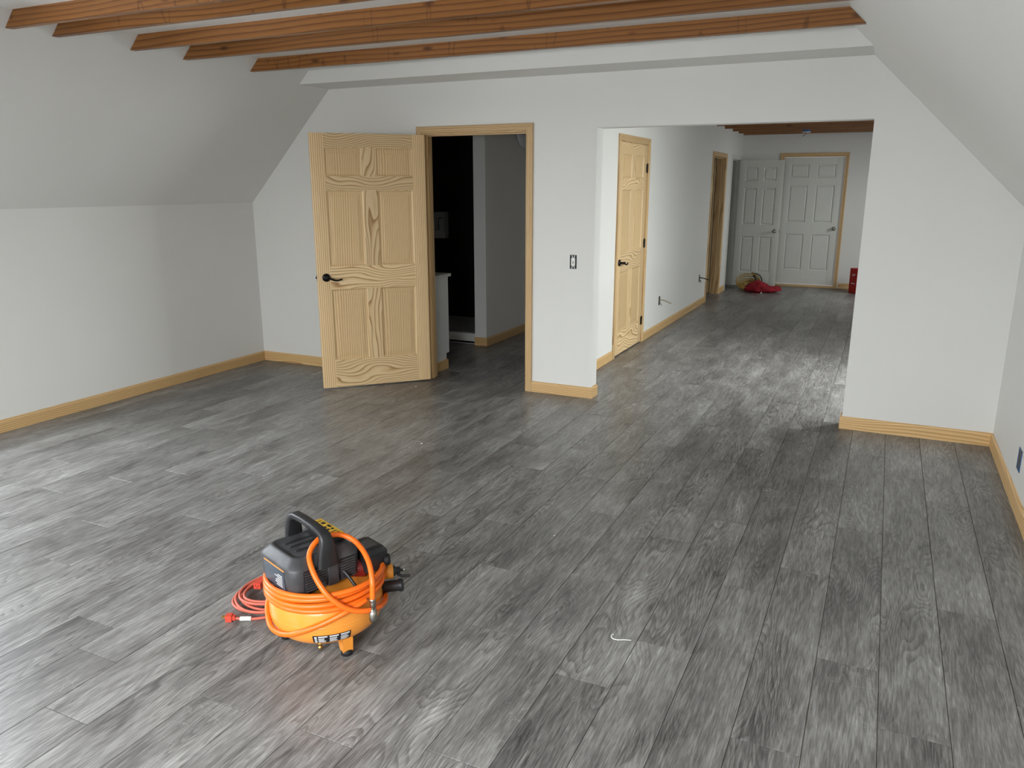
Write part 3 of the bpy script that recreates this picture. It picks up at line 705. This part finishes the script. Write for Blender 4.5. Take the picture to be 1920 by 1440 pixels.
MB().lathe([(0.001, 0), (0.014, 0), (0.014, 0.020), (0.0215, 0.024), (0.0215, 0.088), (0.024, 0.090), (0.024, 0.102), (0.018, 0.106), (0.001, 0.106)], c0, U, 20).build('quick_coupler', 'black', co)
MB().tube([(0.10, -0.06, 0.25), (0.15, -0.08, 0.24), (0.20, -0.094, 0.227)], 0.012, 10, 4).build('outlet_pipe', 'brass', co)
MB().tube([(0.005, -0.100, 0.318), (0.018, -0.130, 0.290), (0.036, -0.172, 0.238)], 0.006, 8, 4).build('relief_tube', 'black', co)
MB().tube([(-0.10, 0.128, 0.300), (-0.115, 0.150, 0.285), (-0.10, 0.165, 0.250)], 0.005, 8, 4).build('relief_tube', 'black', co)

# ------------------------------------------------------------------ orange air hose wound round the compressor
HR = 0.0098
m = MB(); pts = []
turns = [(0.2150, 0.222, 0.003), (0.2120, 0.239, 0.003), (0.2060, 0.256, 0.005), (0.2090, 0.274, 0.005)]
for i, (r_, z, wob) in enumerate(turns):
    for j in range(20):
        f = j / 20; nx = turns[min(i + 1, len(turns) - 1)]
        a = 2 * math.pi * f + R(60); rr = r_ + (nx[0] - r_) * f + wob * math.sin(2 * a + i * 1.3); zz = z + (nx[1] - z) * f + 0.006 * math.sin(a + i * 0.9)
        pts.append((rr * math.cos(a), rr * math.sin(a), zz))
m.tube(pts, HR, 10, 3)
over = [(0.038, -0.253, 0.232), (0.040, -0.252, 0.262), (0.044, -0.248, 0.300), (0.055, -0.224, 0.336), (0.064, -0.193, 0.362), (0.070, -0.145, 0.386), (0.062, -0.100, 0.408), (0.034, -0.070, 0.424), (-0.002, -0.056, 0.430),
        (-0.034, -0.058, 0.434), (-0.062, -0.066, 0.428), (-0.088, -0.074, 0.412), (-0.108, -0.092, 0.392), (-0.117, -0.122, 0.364), (-0.117, -0.155, 0.330), (-0.106, -0.190, 0.291), (-0.086, -0.212, 0.262), (-0.058, -0.229, 0.234),
        (-0.020, -0.242, 0.212), (0.020, -0.248, 0.200), (0.072, -0.235, 0.187), (0.125, -0.194, 0.169), (0.175, -0.128, 0.150), (0.205, -0.05, 0.150), (0.214, 0.03, 0.165), (0.20, 0.10, 0.185), (0.165, 0.145, 0.20)]
m.tube(over, HR, 10, 5)
low = [(0.03, -0.222, 0.226), (-0.010, -0.224, 0.220), (-0.054, -0.217, 0.208), (-0.098, -0.195, 0.188), (-0.138, -0.168, 0.168), (-0.174, -0.126, 0.144), (-0.200, -0.077, 0.122), (-0.212, -0.024, 0.111), (-0.214, 0.023, 0.113), (-0.203, 0.066, 0.124), (-0.18, 0.115, 0.150), (-0.14, 0.16, 0.18)]
m.tube(low, HR, 10, 5)
ho = m.build('air_hose', 'hose', None, (CX, CY, 0), CA); tag(ho, 'bright orange air hose wound round the compressor tank and over its handle', 'hose')
f0 = Vector((0.038, -0.253, 0.236))
cp_ = MB().lathe([(0.001, 0), (0.0108, 0), (0.0108, 0.010), (0.0098, 0.011), (0.0108, 0.013), (0.0108, 0.032), (0.008, 0.034), (0.008, 0.040), (0.001, 0.041)], f0 + Vector((0, 0, 0.006)), (0, 0, -1), 14).build('crimped_ferrule', 'steel', ho)
MB().lathe([(0.001, 0), (0.011, 0), (0.0125, 0.003), (0.0125, 0.012), (0.0145, 0.014), (0.0145, 0.040), (0.0125, 0.043), (0.0125, 0.047), (0.001, 0.048)], f0 + Vector((-0.001, 0, -0.033)), (0, 0, -1), 14).build('coupler', 'steel', ho)

# ------------------------------------------------------------------ extension cord lying behind the compressor
m = MB(); pts = []
for i in range(6):
    r0 = (0.146, 0.126, 0.138, 0.110, 0.130, 0.098)[i]; cx, cy = (-0.028 + 0.010 * math.sin(i * 2.1), 0.405 + 0.008 * math.cos(i * 1.7))
    for j in range(16):
        a = 2 * math.pi * j / 16 + R(20); pts.append((cx + (r0 + 0.004 * math.sin(3 * a + i)) * math.cos(a), cy + r0 * 0.97 * math.sin(a), 0.0062 + 0.0070 * i * (0.9 + 0.1 * math.sin(a * 2)) + 0.0025 * (1 + math.sin(2 * a + i * 1.9))))
m.tube(pts, 0.0056, 8, 3)
m.tube([(0.03, 0.285, 0.010), (-0.02, 0.262, 0.0075), (-0.065, 0.258, 0.0065), (-0.105, 0.266, 0.0062), (-0.141, 0.280, 0.0062), (-0.175, 0.305, 0.0065), (-0.203, 0.330, 0.0085), (-0.218, 0.342, 0.012)], 0.0058, 8, 4)
m.tube([(-0.010, 0.492, 0.034), (0.02, 0.505, 0.034), (0.06, 0.49, 0.036), (0.085, 0.44, 0.038)], 0.0056, 8, 4)
ec = m.build('extension_cord', 'cord', None, (CX, CY, 0), CA); tag(ec, 'faded coral extension cord coiled on the floor behind the compressor', 'cord')
d = Vector((-0.74, 0.67, 0)); d.normalize(); q = Vector((d.y, -d.x, 0))
def obox(m, c, dx, hx, hy, hz):
    dy = Vector((-dx.y, dx.x, 0)); c = Vector(c)
    m.add([c + dx * sx * hx + dy * sy * hy + Vector((0, 0, sz * hz)) for sz in (-1, 1) for sy in (-1, 1) for sx in (-1, 1)], [(0, 2, 3, 1), (4, 5, 7, 6), (0, 1, 5, 4), (2, 6, 7, 3), (0, 4, 6, 2), (1, 3, 7, 5)]); return m
pc = Vector((-0.232, 0.353, 0.0150))
pg = MB(); obox(pg, pc, d, 0.012, 0.0135, 0.0130); obox(pg, pc - d * 0.016, d, 0.008, 0.008, 0.009); pgo = pg.build('plug', 'plug', ec)
for s in (-1, 1): obox(MB(), pc + d * 0.020 + q * s * 0.0065 + Vector((0, 0, 0.003)), d, 0.009, 0.0011, 0.0032).build('prong', 'brass', pgo)
MB().tube([(-0.168, 0.299, 0.0075), (-0.180, 0.309, 0.0085), (-0.192, 0.320, 0.0080), (-0.200, 0.327, 0.0085)], 0.0085, 10, 4).build('tape_wrap', 'tape', ec)
rd = Vector((-0.054, -0.043, 0)).normalized()
rc = MB(); obox(rc, (-0.047, 0.462, 0.052), rd, 0.030, 0.0145, 0.0125); rco = rc.build('socket', 'plug', ec)
for oy, oz in ((-0.006, 0.003), (0.006, 0.003), (0, -0.006)):
    dy = Vector((-rd.y, rd.x, 0)); obox(MB(), Vector((-0.047, 0.462, 0.052)) + rd * 0.0302 + dy * oy + Vector((0, 0, oz)), rd, 0.0006, 0.0014, 0.0030).build('slot', 'box_recess_shade', rco)

# curl of white string on the floor
o = MB().tube([(0.0, 0.0, 0.003), (-0.004, -0.014, 0.002), (0.006, -0.028, 0.002), (0.026, -0.032, 0.004), (0.050, -0.024, 0.006), (0.072, -0.012, 0.003)], 0.0018, 6, 6).build('string_scrap', 'white_device', None, (-0.775, -3.164, 0))
tag(o, 'small curled scrap of white string lying on the grey boards', 'string')
# crumbs of sawdust and drywall
crumbs = [((-3.451, -0.293), 'white crumb on the floor in front of the open pine door'), ((-2.62, -1.55), 'tiny white crumb on the boards between compressor and pine door'), ((-1.302, -2.464), 'tiny pale crumb on the boards beyond the compressor')]
for (x, y), t in crumbs:
    bm = bmesh.new(); bmesh.ops.create_icosphere(bm, subdivisions=1, radius=0.006)
    for v in bm.verts: v.co = v.co * random.uniform(0.7, 1.3); v.co.z *= 0.6
    zmin = min(v.co.z for v in bm.verts)
    for v in bm.verts: v.co.z -= zmin
    tag(MB().addbm(bm).build('drywall_crumb', 'white_device', None, (x, y, 0), random.random() * 6), t, 'crumb')

# ------------------------------------------------------------------ electrical rough-ins
sw = empty('light_switch', (-2.1695, 0.0, 1.075)); tag(sw, 'uncovered white switch in a dark box on the wall between doorway and opening', 'switch')
MB().box(-0.0275, 0.0275, -0.002, 0.002, -0.053, 0.053).build('wall_box', 'box_recess_shade', sw)
MB().box(-0.015, 0.017, -0.008, 0.0, -0.030, 0.030, 0.002).build('device', 'white_device', sw)
for s in (-1, 1):
    m = MB().box(-0.006, 0.008, -0.004, -0.001, min(s * 0.027, s * 0.033), max(s * 0.027, s * 0.033))
    for t in (-1, 1): m.add([(0.001 + t * 0.002, -0.004, s * 0.028), (0.001 + t * 0.008, -0.004, s * 0.030), (0.001 + t * 0.015, -0.004, s * 0.048), (0.001 + t * 0.009, -0.004, s * 0.050)] + [(0.001 + t * 0.002, -0.001, s * 0.028), (0.001 + t * 0.008, -0.001, s * 0.030), (0.001 + t * 0.015, -0.001, s * 0.048), (0.001 + t * 0.009, -0.001, s * 0.050)], [(0, 1, 2, 3), (7, 6, 5, 4), (0, 4, 5, 1), (1, 5, 6, 2), (2, 6, 7, 3), (3, 7, 4, 0)])
    m.build('mounting_ear', 'white_device', sw)
MB().box(-0.002, 0.004, -0.012, -0.006, -0.012, 0.006, 0.001).build('toggle', 'cable', sw)
ob = empty('electrical_box', (XR, -1.035, 0.245)); tag(ob, 'blue electrical box in a ragged cutout in the right knee wall', 'electrical box')
MB().box(-0.003, 0.004, -0.050, 0.050, -0.060, -0.054).box(-0.003, 0.004, -0.050, 0.050, 0.050, 0.056).box(-0.003, 0.004, -0.050, -0.044, -0.06, 0.056).box(-0.003, 0.004, 0.044, 0.050, -0.06, 0.056).build('rim', 'bluebox', ob)
MB().box(-0.0015, 0.004, -0.046, 0.046, -0.056, 0.052).build('back_plate', 'label_slate', ob)
for yy, zz, ln, drop, t, mt in ((3.16, 0.355, 0.135, -0.03, 'uncovered outlet box with a pale cable stub beside the closed pine door', 'cable'), (5.29, 0.39, 0.13, -0.02, 'uncovered outlet box with a dark cable stub beside the narrow doorway', 'blackcord')):
    r_ = empty('outlet_box', (XHL, yy, zz)); tag(r_, t, 'outlet box')
    MB().box(-0.002, 0.003, -0.026, 0.026, -0.050, 0.050).build('wall_box', 'box_recess_shade', r_)  # flat plate, the shade of the open box painted as near-black
    MB().tube([(0.0, 0.0, 0.008), (0.05, 0.015, 0.004), (ln, 0.03, drop)], 0.007, 8, 5).build('cable', mt, r_)
    MB().tube([(0.0, -0.008, -0.01), (0.02, -0.004, -0.03), (0.028, 0.0, -0.056)], 0.004, 8, 5).build('cable', mt, r_)
cb = empty('ceiling_junction_box', (-1.265, 7.46, ZC)); tag(cb, 'round blue junction box with white rim and dangling wire on the hall ceiling', 'junction box')
MB().lathe([(0.001, 0), (0.058, 0), (0.058, -0.112), (0.001, -0.112)], n=16).build('box_body', 'bluebox', cb)
MB().lathe([(0.001, -0.112), (0.062, -0.112), (0.062, -0.124), (0.001, -0.124)], n=16).build('rim', 'white_device', cb)
MB().tube([(0, 0, -0.12), (-0.012, 0, -0.145), (-0.035, 0.0, -0.17), (-0.05, 0, -0.178)], 0.004, 8, 4).build('wire', 'blackcord', cb)

# ------------------------------------------------------------------ things at the end of the hall
m = MB()
bm = bmesh.new(); bmesh.ops.create_uvsphere(bm, u_segments=44, v_segments=22, radius=1.0)
from mathutils import noise as mn
for v in bm.verts:
    p = v.co.copy(); hump = 1.0 + 0.34 * math.sin(p.x * 4.6 + 2.3) - 0.15 * p.x
    n = mn.noise(p * 2.6 + Vector((3, 1, 7))) * 0.34 + mn.noise(p * 5.0) * 0.30 + abs(mn.noise(p * 3.4 + Vector((9, 2, 1)))) * -0.35 + 0.08
    r_ = 1 + n * 0.55
    v.co = Vector((p.x * 0.275 * r_, p.y * 0.135 * r_, max(-0.0, p.z) ** 0.45 * 0.088 * hump * r_ + (0.03 + 0.03 * p.z if p.z > 0 else 0.03 * (1 + p.z))))
mnz = min(v.co.z for v in bm.verts)
for v in bm.verts: v.co.z -= mnz
bag = m.addbm(bm, True).build('fabric_bag', 'redcloth', None, (-1.715, 7.205, 0), R(10)); tag(bag, 'crumpled red fabric bag lying on the floor before the white door', 'bag')
MB().tube([(-0.02, -0.14, 0.004), (-0.06, -0.19, 0.003), (-0.13, -0.24, 0.003), (-0.19, -0.255, 0.003)], 0.0035, 6, 5).build('drawstring', 'redcloth', bag)
MB().lathe([(0.001, 0), (0.014, 0.002), (0.014, 0.012), (0.001, 0.016)], (0.0, -0.150, 0.002), n=10).build('toggle', 'white_device', bag)
m = MB()
for i in range(8):
    rr = (0.165, 0.15, 0.135, 0.12, 0.108, 0.14, 0.095, 0.08)[i]; tilt = R((50, 44, 38, 34, 30, 24, 34, 30)[i]); cx = (-0.01, 0.0, 0.01, 0.02, 0.02, 0.01, 0.03, 0.03)[i]
    P = []
    for j in range(18):
        a = 2 * math.pi * j / 18; x = rr * 1.12 * math.cos(a) + cx; v_ = rr * math.sin(a)
        P.append((x, 0.02 * math.sin(i * 2) + v_ * math.cos(tilt), max(0.009, 0.010 + (v_ + rr) * math.sin(tilt) * 0.92 + 0.004 * math.sin(3 * a + i))))
    m.tube(P, 0.0105, 8, 3, closed=True)
hp = m.build('coiled_hose', 'goldhose', None, (-1.955, 7.50, 0), R(6)); tag(hp, 'tan hose in a loose coil leaning behind the red bag', 'hose')
MB().tube([(0.035, 0.15, 0.255), (0.060, 0.13, 0.240), (0.09, 0.10, 0.20)], 0.013, 8, 4).build('hose_end', 'brass', hp)
m = MB().tube([(0.06, 0.13, 0.235), (0.11, 0.10, 0.245), (0.17, 0.06, 0.215), (0.20, 0.02, 0.15), (0.19, -0.02, 0.09)], 0.008, 8, 5)
m.tube([(0.05, 0.12, 0.235), (0.09, 0.06, 0.19), (0.13, 0.0, 0.11), (0.15, -0.04, 0.06)], 0.011, 8, 5).build('strap', 'blackcord', hp)
# red carton, mostly hidden by the short wall
ang = math.atan2(-0.78, 0.62)
rb = empty('red_carton', (-0.456, 7.790, 0), ang); tag(rb, 'red carton with white print standing by the far wall behind the short wall', 'carton')
MB().box(0, 0.30, 0, 0.26, 0.0005, 0.385, 0.004).build('carton_body', 'redcard', rb)
m = MB().box(0.066, 0.078, -0.0012, 0.001, 0.268, 0.302).box(0.066, 0.092, -0.0012, 0.001, 0.268, 0.276).box(0.102, 0.112, -0.0012, 0.001, 0.268, 0.302).box(0.112, 0.130, -0.0012, 0.001, 0.292, 0.302).box(0.112, 0.124, -0.0012, 0.001, 0.280, 0.287).build('print', 'label_white', rb)
m = MB().box(0.050, 0.076, -0.0012, 0.001, 0.144, 0.160).box(0.082, 0.100, -0.0012, 0.001, 0.146, 0.159).box(0.106, 0.140, -0.0012, 0.001, 0.144, 0.158).build('print', 'label_white', rb)
# bathroom fittings
va = empty('vanity_cabinet', (-3.57, 0.135, 0)); tag(va, 'white vanity cabinet just inside the bathroom doorway', 'cabinet')
MB().box(-0.80, 0, 0.004, 0.350, 0.145, 0.846).box(-0.80, 0, 0.002, 0.298, 0.001, 0.146).build('body', 'vanity', va)
MB().box(-0.82, 0.015, 0.0, 0.385, 0.846, 0.874, 0.003).build('countertop', 'counter', va)
for x in (-0.79, -0.395): MB().box(x, x + 0.385, 0.350, 0.368, 0.155, 0.835, 0.002).build('door', 'vanity', va)
MB().box(0.0, TB, 0.002, 0.310, 0.001, HB).build('skirting', 'base_x', va)
sc_ = empty('shower_caddy', (-5.04, 2.938, 1.01)); tag(sc_, 'pale wall caddy with a recessed shelf inside the black shower', 'shelf')
MB().box(-0.080, 0.080, -0.09, 0, 0, 0.09).box(-0.080, 0.080, -0.09, 0, 0.25, 0.32).box(0.062, 0.080, -0.09, 0, 0.08, 0.26).box(-0.080, -0.062, -0.09, 0, 0.08, 0.26).build('frame', 'curb', sc_)
MB().box(-0.02, 0.055, -0.06, -0.003, 0.092, 0.24).build('shelf', 'bath', sc_)
wl = empty('wall_lamp', (PX1, 2.38, 2.235)); tag(wl, 'unlit round pale lamp high on the bathroom partition', 'lamp')
MB().lathe([(0.001, 0.0), (0.10, 0.0), (0.10, 0.02), (0.001, 0.02)], axis=(1, 0, 0), n=32).build('base_plate', 'steel', wl)
MB().lathe([(0.001, 0.018), (0.185, 0.020), (0.188, 0.035), (0.17, 0.055), (0.10, 0.072), (0.001, 0.078)], axis=(1, 0, 0), n=40).build('shade', 'lamp_glass', wl)
